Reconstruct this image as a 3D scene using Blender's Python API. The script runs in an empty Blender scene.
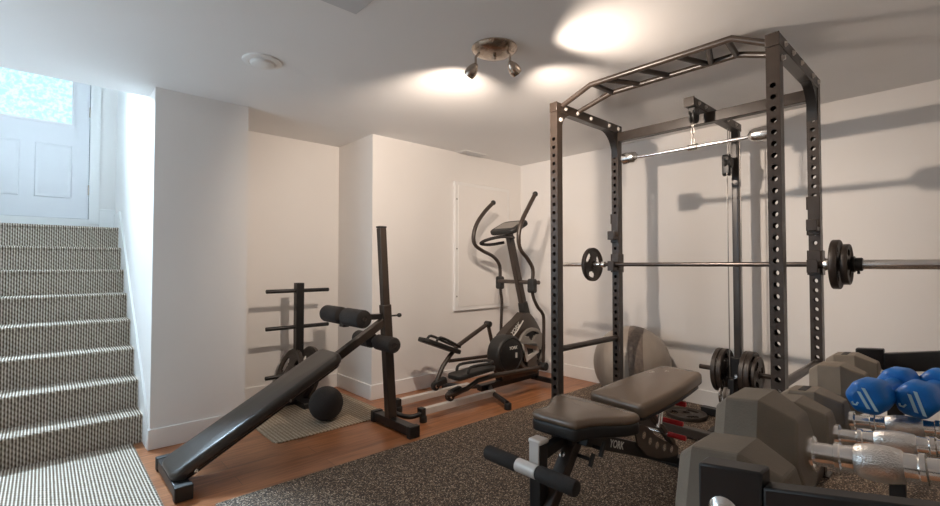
import bpy, bmesh, math, random
from mathutils import Vector, Matrix
random.seed(7)
PI = math.pi
S = bpy.context.scene
COL = S.collection
R_ = math.radians

# ------------------------------------------------------------------ materials
def _new(name):
    m = bpy.data.materials.new(name); m.use_nodes = True
    nt = m.node_tree; nt.nodes.clear()
    out = nt.nodes.new('ShaderNodeOutputMaterial'); b = nt.nodes.new('ShaderNodeBsdfPrincipled')
    nt.links.new(b.outputs[0], out.inputs[0])
    return m, nt, b
def N(nt, t, **k):
    n = nt.nodes.new(t)
    for a, v in k.items():
        if a in n.inputs: n.inputs[a].default_value = v
        else: setattr(n, a, v)
    return n
def ramp(nt, src, stops):
    r = nt.nodes.new('ShaderNodeValToRGB'); e = r.color_ramp.elements
    while len(e) < len(stops): e.new(.5)
    for i, (p, c) in enumerate(stops):
        e[i].position = p; e[i].color = (*c, 1)
    nt.links.new(src, r.inputs[0]); return r
def mat(name, col, rough=.5, metal=0, var=.08, scale=8, bump=0, bscale=200, spec=.5, coat=0, rvar=.08):
    m, nt, b = _new(name)
    tc = N(nt, 'ShaderNodeTexCoord')
    n = N(nt, 'ShaderNodeTexNoise'); n.inputs['Scale'].default_value = scale; n.inputs['Detail'].default_value = 4
    nt.links.new(tc.outputs['Object'], n.inputs['Vector'])
    lo = tuple(c*(1-var) for c in col); hi = tuple(min(1, c*(1+var)) for c in col)
    r = ramp(nt, n.outputs[0], [(.3, lo), (.7, hi)])
    nt.links.new(r.outputs[0], b.inputs['Base Color'])
    rr = N(nt, 'ShaderNodeMapRange')
    rr.inputs[3].default_value = max(.02, rough-rvar); rr.inputs[4].default_value = min(1, rough+rvar)
    nt.links.new(n.outputs[0], rr.inputs[0]); nt.links.new(rr.outputs[0], b.inputs['Roughness'])
    b.inputs['Metallic'].default_value = metal
    b.inputs['Specular IOR Level'].default_value = spec
    b.inputs['Coat Weight'].default_value = coat
    if bump:
        n2 = N(nt, 'ShaderNodeTexNoise'); n2.inputs['Scale'].default_value = bscale; n2.inputs['Detail'].default_value = 3
        nt.links.new(tc.outputs['Object'], n2.inputs['Vector'])
        bp = N(nt, 'ShaderNodeBump'); bp.inputs['Strength'].default_value = bump; bp.inputs['Distance'].default_value = .003
        nt.links.new(n2.outputs[0], bp.inputs['Height']); nt.links.new(bp.outputs[0], b.inputs['Normal'])
    return m

M = {}
M['wall'] = mat('wall_paint', (.85, .825, .80), .62, var=.012, scale=2, bump=.06, bscale=350)
M['ceil'] = mat('ceiling_paint', (.87, .86, .85), .75, var=.012, scale=2, bump=.05, bscale=300)
M['trim'] = mat('trim_paint', (.86, .85, .835), .35, var=.01)
M['door'] = mat('door_paint', (.79, .79, .81), .4, var=.01)
M['frame'] = mat('bronze_black_paint', (.040, .028, .021), .33, var=.15, scale=20, bump=.05, bscale=500, spec=.6)
M['black'] = mat('black_paint', (.012, .011, .011), .38, var=.15, scale=20)
M['blackplastic'] = mat('black_plastic', (.018, .017, .016), .5, var=.12, scale=14)
M['foam'] = mat('black_foam', (.026, .022, .020), .8, var=.2, scale=60, bump=.4, bscale=700)
M['vinyl'] = mat('black_vinyl', (.042, .034, .028), .28, var=.03, rvar=.01, scale=6, bump=0, bscale=380, spec=.6)
M['pad'] = mat('bench_vinyl', (.165, .116, .080), .27, var=.03, rvar=.01, scale=5, bump=0, bscale=420, spec=.65)  # base brown lightened to take in the warm ceiling reflection on the pad tops
M['iron'] = mat('cast_iron', (.036, .026, .020), .42, var=.2, scale=30, bump=.25, bscale=260)
M['rubberhead'] = mat('grey_rubber', (.205, .165, .122), .48, var=.12, scale=18, bump=.18, bscale=330)
M['chrome'] = mat('chrome', (.93, .92, .90), .2, metal=1, var=.04, scale=20, rvar=.05)
M['nickel'] = mat('brushed_nickel', (.50, .42, .35), .26, metal=1, var=.08, scale=30)
M['steelbar'] = mat('dark_steel', (.13, .11, .10), .32, metal=.85, var=.1, scale=30)
M['silver'] = mat('silver_paint', (.68, .64, .60), .35, metal=.1, var=.05, scale=12)
M['greyplastic'] = mat('grey_plastic', (.22, .20, .18), .42, var=.1)
M['white'] = mat('white_plastic', (.82, .81, .79), .4, var=.01)
M['print'] = mat('white_print', (.75, .74, .70), .5, var=.02)
M['red'] = mat('red_grip', (.62, .025, .03), .4, var=.06)
M['blue'] = mat('blue_vinyl', (.001, .16, .56), .42, var=.06, bump=.08, bscale=400)
M['blueprint'] = mat('light_blue_print', (.50, .72, .82), .5, var=.02)
M['brownplate'] = mat('brown_plate', (.10, .075, .058), .38, var=.1)
M['cable'] = mat('steel_cable', (.30, .28, .26), .4, metal=.6)
M['hatch'] = mat('hatch_panel', (.62, .62, .63), .6, var=.02)
M['dark'] = mat('dark_slot', (.03, .028, .026), .7)

def m_wood():
    m, nt, b = _new('laminate_planks')
    tc = N(nt, 'ShaderNodeTexCoord')
    br = N(nt, 'ShaderNodeTexBrick'); br.offset = .37; br.squash = 1
    for k, v in (('Scale', 1), ('Brick Width', 1.2), ('Row Height', .125), ('Mortar Size', .0012), ('Bias', -.1)): br.inputs[k].default_value = v
    br.inputs['Color1'].default_value = (.35, .135, .055, 1); br.inputs['Color2'].default_value = (.46, .20, .090, 1)
    br.inputs['Mortar'].default_value = (.11, .05, .03, 1)
    nt.links.new(tc.outputs['Object'], br.inputs['Vector'])
    mp = N(nt, 'ShaderNodeMapping'); mp.inputs['Scale'].default_value = (2.2, 26, 1)
    nt.links.new(tc.outputs['Object'], mp.inputs[0])
    n = N(nt, 'ShaderNodeTexNoise'); n.inputs['Scale'].default_value = 1.6; n.inputs['Detail'].default_value = 8; n.inputs['Distortion'].default_value = .8
    nt.links.new(mp.outputs[0], n.inputs['Vector'])
    r = ramp(nt, n.outputs[0], [(.30, (.62, .58, .55)), (.62, (1.1, 1.1, 1.1))])
    mx = N(nt, 'ShaderNodeMix', data_type='RGBA', blend_type='MULTIPLY'); mx.inputs[0].default_value = .9
    nt.links.new(br.outputs[0], mx.inputs[6]); nt.links.new(r.outputs[0], mx.inputs[7])
    nt.links.new(mx.outputs[2], b.inputs['Base Color'])
    b.inputs['Roughness'].default_value = .30
    bp = N(nt, 'ShaderNodeBump'); bp.inputs['Strength'].default_value = .12; bp.inputs['Distance'].default_value = .002
    nt.links.new(n.outputs[0], bp.inputs['Height']); nt.links.new(bp.outputs[0], b.inputs['Normal'])
    return m
def m_rubber():
    m, nt, b = _new('speckled_rubber')
    tc = N(nt, 'ShaderNodeTexCoord')
    v = N(nt, 'ShaderNodeTexVoronoi'); v.inputs['Scale'].default_value = 215
    nt.links.new(tc.outputs['Object'], v.inputs['Vector'])
    sp = N(nt, 'ShaderNodeSeparateColor'); nt.links.new(v.outputs['Color'], sp.inputs[0])
    r = ramp(nt, sp.outputs[0], [(.0, (.038, .026, .018)), (.52, (.058, .039, .027)), (.66, (.15, .098, .062)), (.86, (.30, .21, .14)), (.96, (.62, .50, .38))])
    nt.links.new(r.outputs[0], b.inputs['Base Color'])
    b.inputs['Roughness'].default_value = .72
    n = N(nt, 'ShaderNodeTexNoise'); n.inputs['Scale'].default_value = 220
    nt.links.new(tc.outputs['Object'], n.inputs['Vector'])
    bp = N(nt, 'ShaderNodeBump'); bp.inputs['Strength'].default_value = .35; bp.inputs['Distance'].default_value = .003
    nt.links.new(n.outputs[0], bp.inputs['Height']); nt.links.new(bp.outputs[0], b.inputs['Normal'])
    return m
def m_carpet():
    m, nt, b = _new('ribbed_loop_carpet')
    tc = N(nt, 'ShaderNodeTexCoord')
    se = N(nt, 'ShaderNodeSeparateXYZ'); nt.links.new(tc.outputs['Object'], se.inputs[0])
    def math_(op, a, bb=None):
        n = N(nt, 'ShaderNodeMath', operation=op)
        for i, q in enumerate((a, bb)):
            if q is None: continue
            if isinstance(q, (int, float)): n.inputs[i].default_value = q
            else: nt.links.new(q, n.inputs[i])
        return n.outputs[0]
    nz = N(nt, 'ShaderNodeTexNoise'); nz.inputs['Scale'].default_value = 45
    nt.links.new(tc.outputs['Object'], nz.inputs['Vector'])
    wob = math_('MULTIPLY', nz.outputs[0], .9)
    rib = math_('SINE', math_('ADD', math_('MULTIPLY', se.outputs[0], 2*PI/.0138), wob))
    run = math_('ADD', se.outputs[1], se.outputs[2])
    colid = math_('FLOOR', math_('MULTIPLY', se.outputs[0], 1/.0138))
    bead = math_('SINE', math_('ADD', math_('MULTIPLY', run, 2*PI/.030), math_('MULTIPLY', colid, 2.4)))
    h = math_('ADD', math_('MULTIPLY', rib, .36), math_('MULTIPLY', bead, .15))
    h = math_('ADD', h, .5)
    h2 = math_('ADD', h, math_('MULTIPLY', math_('SUBTRACT', nz.outputs[0], .5), .3))
    r = ramp(nt, h2, [(.10, (.105, .074, .050)), (.5, (.34, .275, .215)), (.88, (.76, .69, .60))])
    nt.links.new(r.outputs[0], b.inputs['Base Color']); b.inputs['Roughness'].default_value = .95
    b.inputs['Specular IOR Level'].default_value = .1
    bp = N(nt, 'ShaderNodeBump'); bp.inputs['Strength'].default_value = .7; bp.inputs['Distance'].default_value = .006
    nt.links.new(h2, bp.inputs['Height']); nt.links.new(bp.outputs[0], b.inputs['Normal'])
    return m
def m_woven():
    m, nt, b = _new('woven_mat_fibre')
    tc = N(nt, 'ShaderNodeTexCoord')
    w1 = N(nt, 'ShaderNodeTexWave', bands_direction='X'); w1.inputs['Scale'].default_value = 13; w1.inputs['Distortion'].default_value = 3; w1.inputs['Detail'].default_value = 2; w1.inputs['Detail Scale'].default_value = 12
    w2 = N(nt, 'ShaderNodeTexWave', bands_direction='Y'); w2.inputs['Scale'].default_value = 15; w2.inputs['Distortion'].default_value = 3; w2.inputs['Detail Scale'].default_value = 12
    for w in (w1, w2): nt.links.new(tc.outputs['Object'], w.inputs['Vector'])
    mx = N(nt, 'ShaderNodeMath', operation='MULTIPLY'); nt.links.new(w1.outputs[1], mx.inputs[0]); nt.links.new(w2.outputs[1], mx.inputs[1])
    r = ramp(nt, mx.outputs[0], [(.0, (.24, .18, .12)), (.35, (.46, .37, .27)), (.8, (.62, .53, .41))])
    nt.links.new(r.outputs[0], b.inputs['Base Color']); b.inputs['Roughness'].default_value = .9
    bp = N(nt, 'ShaderNodeBump'); bp.inputs['Strength'].default_value = .6; bp.inputs['Distance'].default_value = .004
    nt.links.new(mx.outputs[0], bp.inputs['Height']); nt.links.new(bp.outputs[0], b.inputs['Normal'])
    return m
def m_emit(name, c1, c2, scale, strength):
    m, nt, b = _new(name)
    tc = N(nt, 'ShaderNodeTexCoord'); n = N(nt, 'ShaderNodeTexNoise'); n.inputs['Scale'].default_value = scale; n.inputs['Detail'].default_value = 6
    nt.links.new(tc.outputs['Object'], n.inputs['Vector'])
    r = ramp(nt, n.outputs[0], [(.40, c1), (.60, c2)])
    nt.links.new(r.outputs[0], b.inputs['Emission Color']); b.inputs['Emission Strength'].default_value = strength
    b.inputs['Base Color'].default_value = (.1, .1, .1, 1); b.inputs['Roughness'].default_value = .3
    return m
def m_knurl():
    m, nt, b = _new('knurled_chrome')
    tc = N(nt, 'ShaderNodeTexCoord')
    v = N(nt, 'ShaderNodeTexVoronoi'); v.inputs['Scale'].default_value = 420
    nt.links.new(tc.outputs['Object'], v.inputs['Vector'])
    b.inputs['Base Color'].default_value = (.95, .93, .90, 1); b.inputs['Metallic'].default_value = 1; b.inputs['Roughness'].default_value = .34
    bp = N(nt, 'ShaderNodeBump'); bp.inputs['Strength'].default_value = .5; bp.inputs['Distance'].default_value = .001
    nt.links.new(v.outputs[0], bp.inputs['Height']); nt.links.new(bp.outputs[0], b.inputs['Normal'])
    return m
def m_gym():
    m, nt, b = _new('grey_gym_ball_rubber')
    tc = N(nt, 'ShaderNodeTexCoord'); n = N(nt, 'ShaderNodeTexNoise'); n.inputs['Scale'].default_value = 5
    nt.links.new(tc.outputs['Object'], n.inputs['Vector'])
    r = ramp(nt, n.outputs[0], [(.3, (.31, .26, .215)), (.7, (.37, .315, .265))])
    nt.links.new(r.outputs[0], b.inputs['Base Color']); b.inputs['Roughness'].default_value = .34
    return m
M['wood'] = m_wood(); M['rubber'] = m_rubber(); M['carpet'] = m_carpet(); M['woven'] = m_woven()
M['pane'] = m_emit('frosted_daylight_glass', (.42, .79, .93), (.70, .93, 1.0), 40, .95)
M['pane2'] = m_emit('bright_window_pane', (.75, .88, 1.0), (.85, .93, 1.0), 3, 2.0)
M['bulb'] = m_emit('lit_halogen_bulb', (1, .86, .68), (1, .92, .8), 3, 14)
M['knurl'] = m_knurl(); M['gym'] = m_gym()
M['gymband'] = mat('gym_ball_band', (.17, .13, .105), .5, var=.3, scale=40, bump=.5, bscale=160)

# ------------------------------------------------------------------ mesh builder
ORG = {}
def V(*a): return Vector(a[0]) if len(a) == 1 else Vector(a)
class MB:
    def __init__(s): s.b = bmesh.new()
    def face(s, vs):
        try: return s.b.faces.new(vs)
        except ValueError: return None
    def loops(s, rings, close=True, cap0=True, cap1=True):
        rv = [[s.b.verts.new(p) for p in r] for r in rings]
        for a, c in zip(rv, rv[1:]):
            n = len(a)
            for i in range(n if close else n-1):
                j = (i+1) % n; s.face((a[i], a[j], c[j], c[i]))
        if cap0: s.face(rv[0][::-1])
        if cap1: s.face(rv[-1])
        return s
    def box(s, lo, hi, rot=None, about=None):
        lo, hi = V(lo), V(hi); c = (lo+hi)/2; h = (hi-lo)/2
        P = []
        for z in (-1, 1):
            P.append([Vector((x*h.x, y*h.y, z*h.z)) for x, y in ((-1, -1), (1, -1), (1, 1), (-1, 1))])
        if rot is not None:
            ab = V(about) if about is not None else c
            P = [[rot @ (c+p-ab)+ab for p in r] for r in P]
        else: P = [[c+p for p in r] for r in P]
        return s.loops(P)
    def bar(s, p0, p1, w, h, up=(0, 0, 1), h1=None, w1=None):
        p0, p1 = V(p0), V(p1); d = (p1-p0).normalized(); up = V(up)
        sd = d.cross(up)
        if sd.length < 1e-4: sd = d.cross(Vector((1, 0, 0)))
        sd.normalize(); u = sd.cross(d).normalized()
        rs = []
        for p, ww, hh in ((p0, w, h), (p1, w1 or w, h1 or h)):
            rs.append([p+sd*(x*ww/2)+u*(y*hh/2) for x, y in ((-1, -1), (1, -1), (1, 1), (-1, 1))])
        return s.loops(rs)
    def lathe(s, p, d, prof, seg=24, ref=None):
        p, d = V(p), V(d).normalized()
        a = Vector((0, 0, 1)) if abs(d.z) < .9 else Vector((1, 0, 0))
        if ref is not None: a = V(ref)
        u = d.cross(a).normalized(); w = d.cross(u)
        rings = [[p+d*t+(u*math.cos(2*PI*i/seg)+w*math.sin(2*PI*i/seg))*max(r, 1e-5) for i in range(seg)] for t, r in prof]
        return s.loops(rings)
    def cyl(s, p0, p1, r, seg=20, r1=None, bev=0):
        p0, p1 = V(p0), V(p1); L = (p1-p0).length; r1 = r if r1 is None else r1
        if bev: pr = [(0, r-bev), (bev*.3, r-bev*.3), (bev, r), (L-bev, r1), (L-bev*.3, r1-bev*.3), (L, r1-bev)]
        else: pr = [(0, r), (L, r1)]
        return s.lathe(p0, p1-p0, pr, seg)
    def tube(s, pts, r, seg=12, smooth=0, closed=False):
        P = [V(p) for p in pts]
        if smooth:
            Q = []; n = len(P)
            for i in range(n if closed else n-1):
                if closed: p = [P[(i+k-1) % n] for k in range(4)]
                else: p = [P[max(0, i-1)], P[i], P[i+1], P[min(n-1, i+2)]]
                for k in range(smooth):
                    t = k/smooth
                    Q.append(.5*((2*p[1])+(p[2]-p[0])*t+(2*p[0]-5*p[1]+4*p[2]-p[3])*t*t+(3*p[1]-p[0]-3*p[2]+p[3])*t**3))
            if not closed: Q.append(P[-1])
            P = Q
        n = len(P); rings = []; prev = None
        for i in range(n):
            if closed: d = P[(i+1) % n]-P[i-1]
            else: d = P[min(n-1, i+1)]-P[max(0, i-1)]
            d.normalize()
            if prev is None:
                a = Vector((0, 0, 1)) if abs(d.z) < .9 else Vector((1, 0, 0)); u = d.cross(a).normalized()
            else: u = (prev-d*prev.dot(d)).normalized()
            prev = u; w = d.cross(u)
            k = 1.0
            if not closed and 0 < i < n-1:
                c = (P[i+1]-P[i]).normalized().dot((P[i]-P[i-1]).normalized()); k = 1/max(.6, math.sqrt((1+c)/2))
            rr = r(i/(n-1)) if callable(r) else r
            rings.append([P[i]+(u*math.cos(2*PI*j/seg)+w*math.sin(2*PI*j/seg))*rr for j in range(seg)])
        if closed: rings.append(rings[0]); return s.loops(rings, cap0=False, cap1=False)
        return s.loops(rings)
    def prism(s, pts, off):
        off = V(off); a = [V(p) for p in pts]; return s.loops([a, [p+off for p in a]])
    def sphere(s, c, r, seg=32, rings=20, d=(0, 0, 1), sc=1):
        pr = [(-r*math.cos(PI*i/rings)*sc, r*math.sin(PI*i/rings)) for i in range(rings+1)]
        return s.lathe(c, d, pr, seg)
    def pad(s, outline, thick, rad, frame, bulge=0):
        """cushion: 2D outline (counter-clockwise) with rounded rims; frame maps (x,y,z) to world"""
        n = len(outline); O = [Vector((p[0], p[1])) for p in outline]
        nor = []
        for i in range(n):
            e = O[(i+1) % n]-O[i-1]; nor.append(Vector((e.y, -e.x)).normalized())
        lev = []; k = 5
        for i in range(k+1):
            a = PI/2*i/k; lev.append((-rad*(1-math.sin(a)), rad*(1-math.cos(a))))
        lev = [(i_, z) for i_, z in lev]
        top = [(i_, thick-z) for i_, z in reversed(lev)]
        rings = []
        for i_, z in lev+top:
            rings.append([frame(O[j].x+nor[j].x*i_, O[j].y+nor[j].y*i_, z) for j in range(n)])
        c = sum(O, Vector((0, 0)))/n
        for f, zz in ((.75, .35), (.4, .8)):
            rings.append([frame(c.x+(O[j].x-nor[j].x*rad-c.x)*f, c.y+(O[j].y-nor[j].y*rad-c.y)*f, thick+bulge*zz) for j in range(n)])
        return s.loops(rings)
    def polar(s, c, axis, up, radii, half, seg, mask):
        """disc made of r x theta cells, cells where mask() is False are cut through"""
        c, axis, up = V(c), V(axis).normalized(), V(up).normalized(); sd = axis.cross(up).normalized(); up = sd.cross(axis)
        nr = len(radii)
        F = [[None]*seg for _ in range(nr)]; B = [[None]*seg for _ in range(nr)]
        for i in range(nr):
            for j in range(seg):
                a = 2*PI*j/seg; p = c+(up*math.cos(a)+sd*math.sin(a))*radii[i]
                F[i][j] = s.b.verts.new(p+axis*half[i]); B[i][j] = s.b.verts.new(p-axis*half[i])
        K = [[mask(i, (j+.5)/seg) for j in range(seg)] for i in range(nr-1)]
        g = lambda i, j: 0 <= i < nr-1 and K[i][j % seg]
        for i in range(nr-1):
            for j in range(seg):
                if not K[i][j]: continue
                q = (j+1) % seg
                s.face((F[i][j], F[i][q], F[i+1][q], F[i+1][j])); s.face((B[i][j], B[i+1][j], B[i+1][q], B[i][q]))
                if not g(i-1, j): s.face((F[i][j], B[i][j], B[i][q], F[i][q]))
                if not g(i+1, j): s.face((F[i+1][j], F[i+1][q], B[i+1][q], B[i+1][j]))
                if not g(i, j-1): s.face((F[i][j], F[i+1][j], B[i+1][j], B[i][j]))
                if not g(i, j+1): s.face((F[i][q], B[i][q], B[i+1][q], F[i+1][q]))
        return s
    def build(s, name, m, parent=None, org=None, bev=0, smooth=True, seg=2):
        bmesh.ops.remove_doubles(s.b, verts=s.b.verts, dist=1e-6)
        bmesh.ops.recalc_face_normals(s.b, faces=s.b.faces)
        for f in s.b.faces: f.smooth = smooth
        for e in s.b.edges:
            if len(e.link_faces) == 2:
                if e.calc_face_angle(0) > R_(38): e.smooth = False
        if parent is not None: o_ = ORG[parent.name]
        else: o_ = V(org) if org is not None else Vector((0, 0, 0))
        for v in s.b.verts: v.co -= o_
        me = bpy.data.meshes.new(name); s.b.to_mesh(me); s.b.free()
        me.materials.append(M[m] if isinstance(m, str) else m)
        o = bpy.data.objects.new(name, me); COL.objects.link(o)
        if parent is not None: o.parent = parent
        else: o.location = o_
        ORG[o.name] = o_
        if bev:
            b = o.modifiers.new('bevel', 'BEVEL'); b.width = bev; b.segments = seg; b.limit_method = 'ANGLE'; b.angle_limit = R_(40)
        return o
def tag(o, label, cat, group=None):
    o['label'] = label; o['category'] = cat
    if group: o['group'] = group
    return o
def thing(name, loc, label, cat, group=None, local=False):
    o = bpy.data.objects.new(name, None); COL.objects.link(o); o.empty_display_size = .1
    o.location = loc; ORG[o.name] = Vector((0, 0, 0)) if local else V(loc)
    return tag(o, label, cat, group)
def struct(o): o['kind'] = 'structure'; return o
def dup(root, loc, rot, label, group=None, scale=None):
    r = root.copy(); COL.objects.link(r); r.location = loc; r.rotation_euler = rot; r['label'] = label
    if group: r['group'] = group
    if scale: r.scale = scale
    for ch in list(root.children):
        c = ch.copy(); COL.objects.link(c); c.parent = r
        for g in list(ch.children):
            d = g.copy(); COL.objects.link(d); d.parent = c
    return r
def text(s, size, origin, xdir, ydir, m, parent, name='lettering', depth=.0006, shear=0):
    cu = bpy.data.curves.new('t', 'FONT'); cu.body = s; cu.size = size; cu.extrude = depth; cu.align_x = 'CENTER'; cu.align_y = 'CENTER'; cu.shear = shear; cu.resolution_u = 3; cu.offset = size*.02
    t = bpy.data.objects.new('t', cu); COL.objects.link(t)
    bpy.context.view_layer.update()
    me = bpy.data.meshes.new_from_object(t.evaluated_get(bpy.context.evaluated_depsgraph_get()))
    bpy.data.objects.remove(t); bpy.data.curves.remove(cu)
    x = V(xdir).normalized(); y = V(ydir); y = (y-x*y.dot(x)).normalized(); z = x.cross(y)
    mw = Matrix((x, y, z)).transposed().to_4x4(); mw.translation = V(origin)-ORG[parent.name]
    me.transform(mw); me.materials.clear(); me.materials.append(M[m])
    o = bpy.data.objects.new(name, me); COL.objects.link(o); o.parent = parent; ORG[o.name] = ORG[parent.name]
    return o

# ------------------------------------------------------------------ room
H = 2.175; XR = 3.82; YB = 3.34; XL = -1.25; YF = -.95; YS = 5.35; XC0 = .486; XC1 = 1.018; XN = 1.984; YN = 3.93; T = .12
def slab(name, lo, hi, m='wall', bev=0): return struct(MB().box(lo, hi).build(name, m, bev=bev))
slab('floor', (XL, YF, -.1), (XR, 4.05, 0), 'wood')
slab('wall_right', (XR, YF-T, 0), (XR+T, YB+T, H))
slab('wall_back', (XN, YB, 0), (XR, YB+.6+T, H))
slab('wall_recess', (XC1, YN, 0), (XN, YN+T, H))
slab('wall_stair_right', (XC0, YB, 0), (XC1, YS, H)); slab('wall_stair_upper', (XC0, 3.57, H), (XC1, YS, 4.0))
slab('wall_stair_left', (XL, 3.57, 0), (-.62, YS, 4.0))
slab('wall_stair_end_right', (.365, YS, 1.2), (XC1, YS+T, 4.0)); slab('wall_stair_end_left', (XL, YS, 1.2), (-.585, YS+T, 4.0))
slab('wall_stair_end_top', (-.585, YS, 3.6), (.365, YS+T, 4.0)); slab('wall_stair_end_bottom', (-.585, YS, 1.2), (.365, YS+T, 1.46))
slab('wall_front', (XL-T, YF-T, 0), (XR, YF, H))
# left wall with a window opening
WY0, WY1, WZ0, WZ1 = 2.0, 3.45, .75, 1.95
slab('wall_left_bottom', (XL-T, YF, 0), (XL, 3.57, WZ0)); slab('wall_left_top', (XL-T, YF, WZ1), (XL, 3.57, H))
slab('wall_left_front', (XL-T, YF, WZ0), (XL, WY0, WZ1)); slab('wall_left_back', (XL-T, WY1, WZ0), (XL, 3.57, WZ1))
c = MB()
c.box((XL-T, YF-T, H), (XC0, 3.57, H+.2)); c.box((XC0, YF-T, H), (XR+T, YN+T+.1, H+.2))
struct(c.build('ceiling', 'ceil'))
slab('ceiling_stairwell', (XL, 3.4, 4.0), (XC1, YS+T, 4.1), 'ceil')
slab('wall_bulkhead', (XL, 3.45, H+.2), (XC0, 3.57, 4.0))
def base(name, lo, hi): struct(MB().box(lo, hi).build(name, 'trim', bev=.004))
BH = .122; BT = .013
base('baseboard_right', (XR-BT, YF, 0), (XR, YB-BT, BH)); base('baseboard_back', (XN-BT, YB-BT, 0), (XR, YB, BH))
base('baseboard_recess_side', (XN-BT, YB, 0), (XN, YN-BT, BH)); base('baseboard_recess', (XC1, YN-BT, 0), (XN, YN, BH))
base('baseboard_column', (XC0-.012, YB-BT, 0), (XC1, YB, BH)); base('baseboard_column_side', (XC1, YB-BT, 0), (XC1+BT, YN-BT, BH))
base('baseboard_front', (XL, YF, 0), (XR-BT, YF+BT, BH)); base('baseboard_left', (XL, YF+BT, 0), (XL+BT, 3.5, BH))
base('baseboard_stair_end', (.366, YS-BT, 1.42), (XC0, YS, 1.60))
# skirt board beside the stairs
RI = .1768; RU = .203; Y1 = 3.52; XS0, XS1 = -.605, .474
sk = MB(); sk.prism([(XS1, YB+.02, 0), (XS1, YB+.02, .12), (XS1, Y1-.04, .28), (XS1, Y1+7*RU, .28+7.2*RI), (XS1, YS-.013, .28+7.2*RI), (XS1, YS-.013, 0)], (.012, 0, 0))
struct(sk.build('trim_1', 'trim'))
# staircase
st = thing('staircase', (-.07, Y1, 0), 'straight carpeted staircase climbing to the white door with the window', 'stairs')
for k in range(8):
    z1 = RI*(k+1); y = Y1+RU*k; y2 = y+RU+.02 if k < 7 else YS-.002
    pr = [(y, z1-RI if k == 0 else z1-RI-.0005), (y, z1-.03)]
    for i in range(7):
        a = PI*i/6; pr.append((y-.013*math.sin(a)-.002, z1-.013-.013*math.cos(a)))
    pr += [(y2, z1), (y2, z1-RI)]
    b = MB(); b.prism([(XS0, p, q) for p, q in pr], (XS1-XS0, 0, 0)); b.build('step', 'carpet', st)
# door at the top of the stairs
D0, D1, DZ, DT = -.51, .293, 1.507, 3.54
dr = thing('door_1', (-.11, YS, DZ), 'white panelled door with a frosted window at the top of the stairs', 'door'); dr['kind'] = 'structure'
GX0, GX1, GZ0, GZ1 = -.388, .171, 2.334, 3.36
b = MB(); b.box((D0, YS+.02, DZ), (D1, YS+.06, GZ0)); b.box((D0, YS+.02, GZ1), (D1, YS+.06, DT)); b.box((D0, YS+.02, GZ0), (GX0, YS+.06, GZ1)); b.box((GX1, YS+.02, GZ0), (D1, YS+.06, GZ1))
b.build('door_slab', 'door', dr)
for (x0, x1) in ((-.40, -.155), (-.062, .177)):
    b = MB(); z0, z1 = 1.68, 2.14
    o1 = [(x0, z0), (x1, z0), (x1, z1), (x0, z1)]
    def rr(i, y): return [(x0+i, y, z0+i), (x1-i, y, z0+i), (x1-i, y, z1-i), (x0+i, y, z1-i)]
    b.loops([rr(-.004, YS+.022), rr(.006, YS+.012), rr(.018, YS+.017), rr(.030, YS+.014)]); b.build('raised_panel', 'door', dr)
b = MB(); b.box((GX0, YS+.035, GZ0), (GX1, YS+.045, GZ1)); b.build('window_pane', 'pane', dr)
b = MB()
for lo, hi in (((GX0-.02, YS+.012, GZ0-.02), (GX1+.02, YS+.03, GZ0)), ((GX0-.02, YS+.012, GZ0), (GX0, YS+.03, GZ1)), ((GX1, YS+.012, GZ0), (GX1+.02, YS+.03, GZ1))): b.box(lo, hi)
b.build('window_bead', 'door', dr)
b = MB(); b.box((D1+.004, YS-.014, 1.46), (D1+.075, YS+.06, DT)); b.box((D0-.075, YS-.014, 1.46), (D0-.004, YS+.06, DT)); b.box((D0-.075, YS-.014, DT), (D1+.075, YS+.06, DT+.07)); b.box((D0-.004, YS-.03, 1.42), (D1+.004, YS+.06, DZ-.006))
b.build('door_frame', 'trim', dr)
for z in (1.72, 2.42):
    b = MB(); b.cyl((D1+.002, YS+.012, z), (D1+.002, YS+.012, z+.09), .007, 10); b.build('hinge', 'nickel', dr)
# unseen window behind and left of the camera: daylight
wi = MB()
for lo, hi in (((XL-.1, WY0, WZ0), (XL+.02, WY1, WZ0+.04)), ((XL-.1, WY0, WZ1-.04), (XL+.02, WY1, WZ1)), ((XL-.1, WY0, WZ0), (XL+.02, WY0+.04, WZ1)), ((XL-.1, WY1-.04, WZ0), (XL+.02, WY1, WZ1)), ((XL-.1, 2.705, WZ0), (XL, 2.745, WZ1))): wi.box(lo, hi)
w1 = struct(wi.build('window_1', 'trim'))
b = MB(); b.box((XL-.08, WY0+.04, WZ0+.04), (XL-.07, WY1-.04, WZ1-.04)); b.build('window_pane', 'pane2', w1)
# ceiling and wall fixtures
sd = thing('smoke_detector', (.838, 2.53, H), 'round white smoke detector on the ceiling above the column', 'smoke detector')
MB().lathe((.838, 2.53, H), (0, 0, -1), [(0, .098), (.007, .096), (.011, .086), (.012, .070), (.010, .068)], 36).build('base_ring', 'white', sd)
MB().lathe((.838, 2.53, H-.008), (0, 0, -1), [(0, .062), (.014, .058), (.019, .050), (.020, .001)], 36).build('sensor_cover', 'white', sd)
h_ = thing('ceiling_hatch', (.67, 1.475, H), 'grey square hatch panel set in the ceiling, cut by the top edge of the photo', 'ceiling hatch')
MB().box((.37, 1.175, H-.006), (.97, 1.775, H)).build('hatch_panel', 'hatch', h_, bev=.002)
vt = thing('ceiling_vent', (3.03, 3.26, H), 'small slotted vent in the ceiling near the back wall', 'vent')
b = MB(); b.box((2.89, 3.205, H-.008), (3.18, 3.325, H)); b.build('vent_plate', 'white', vt, bev=.002)
for i in range(4):
    MB().box((2.91, 3.223+i*.024, H-.011), (3.16, 3.232+i*.024, H-.008)).build('slat', 'hatch', vt)
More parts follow.
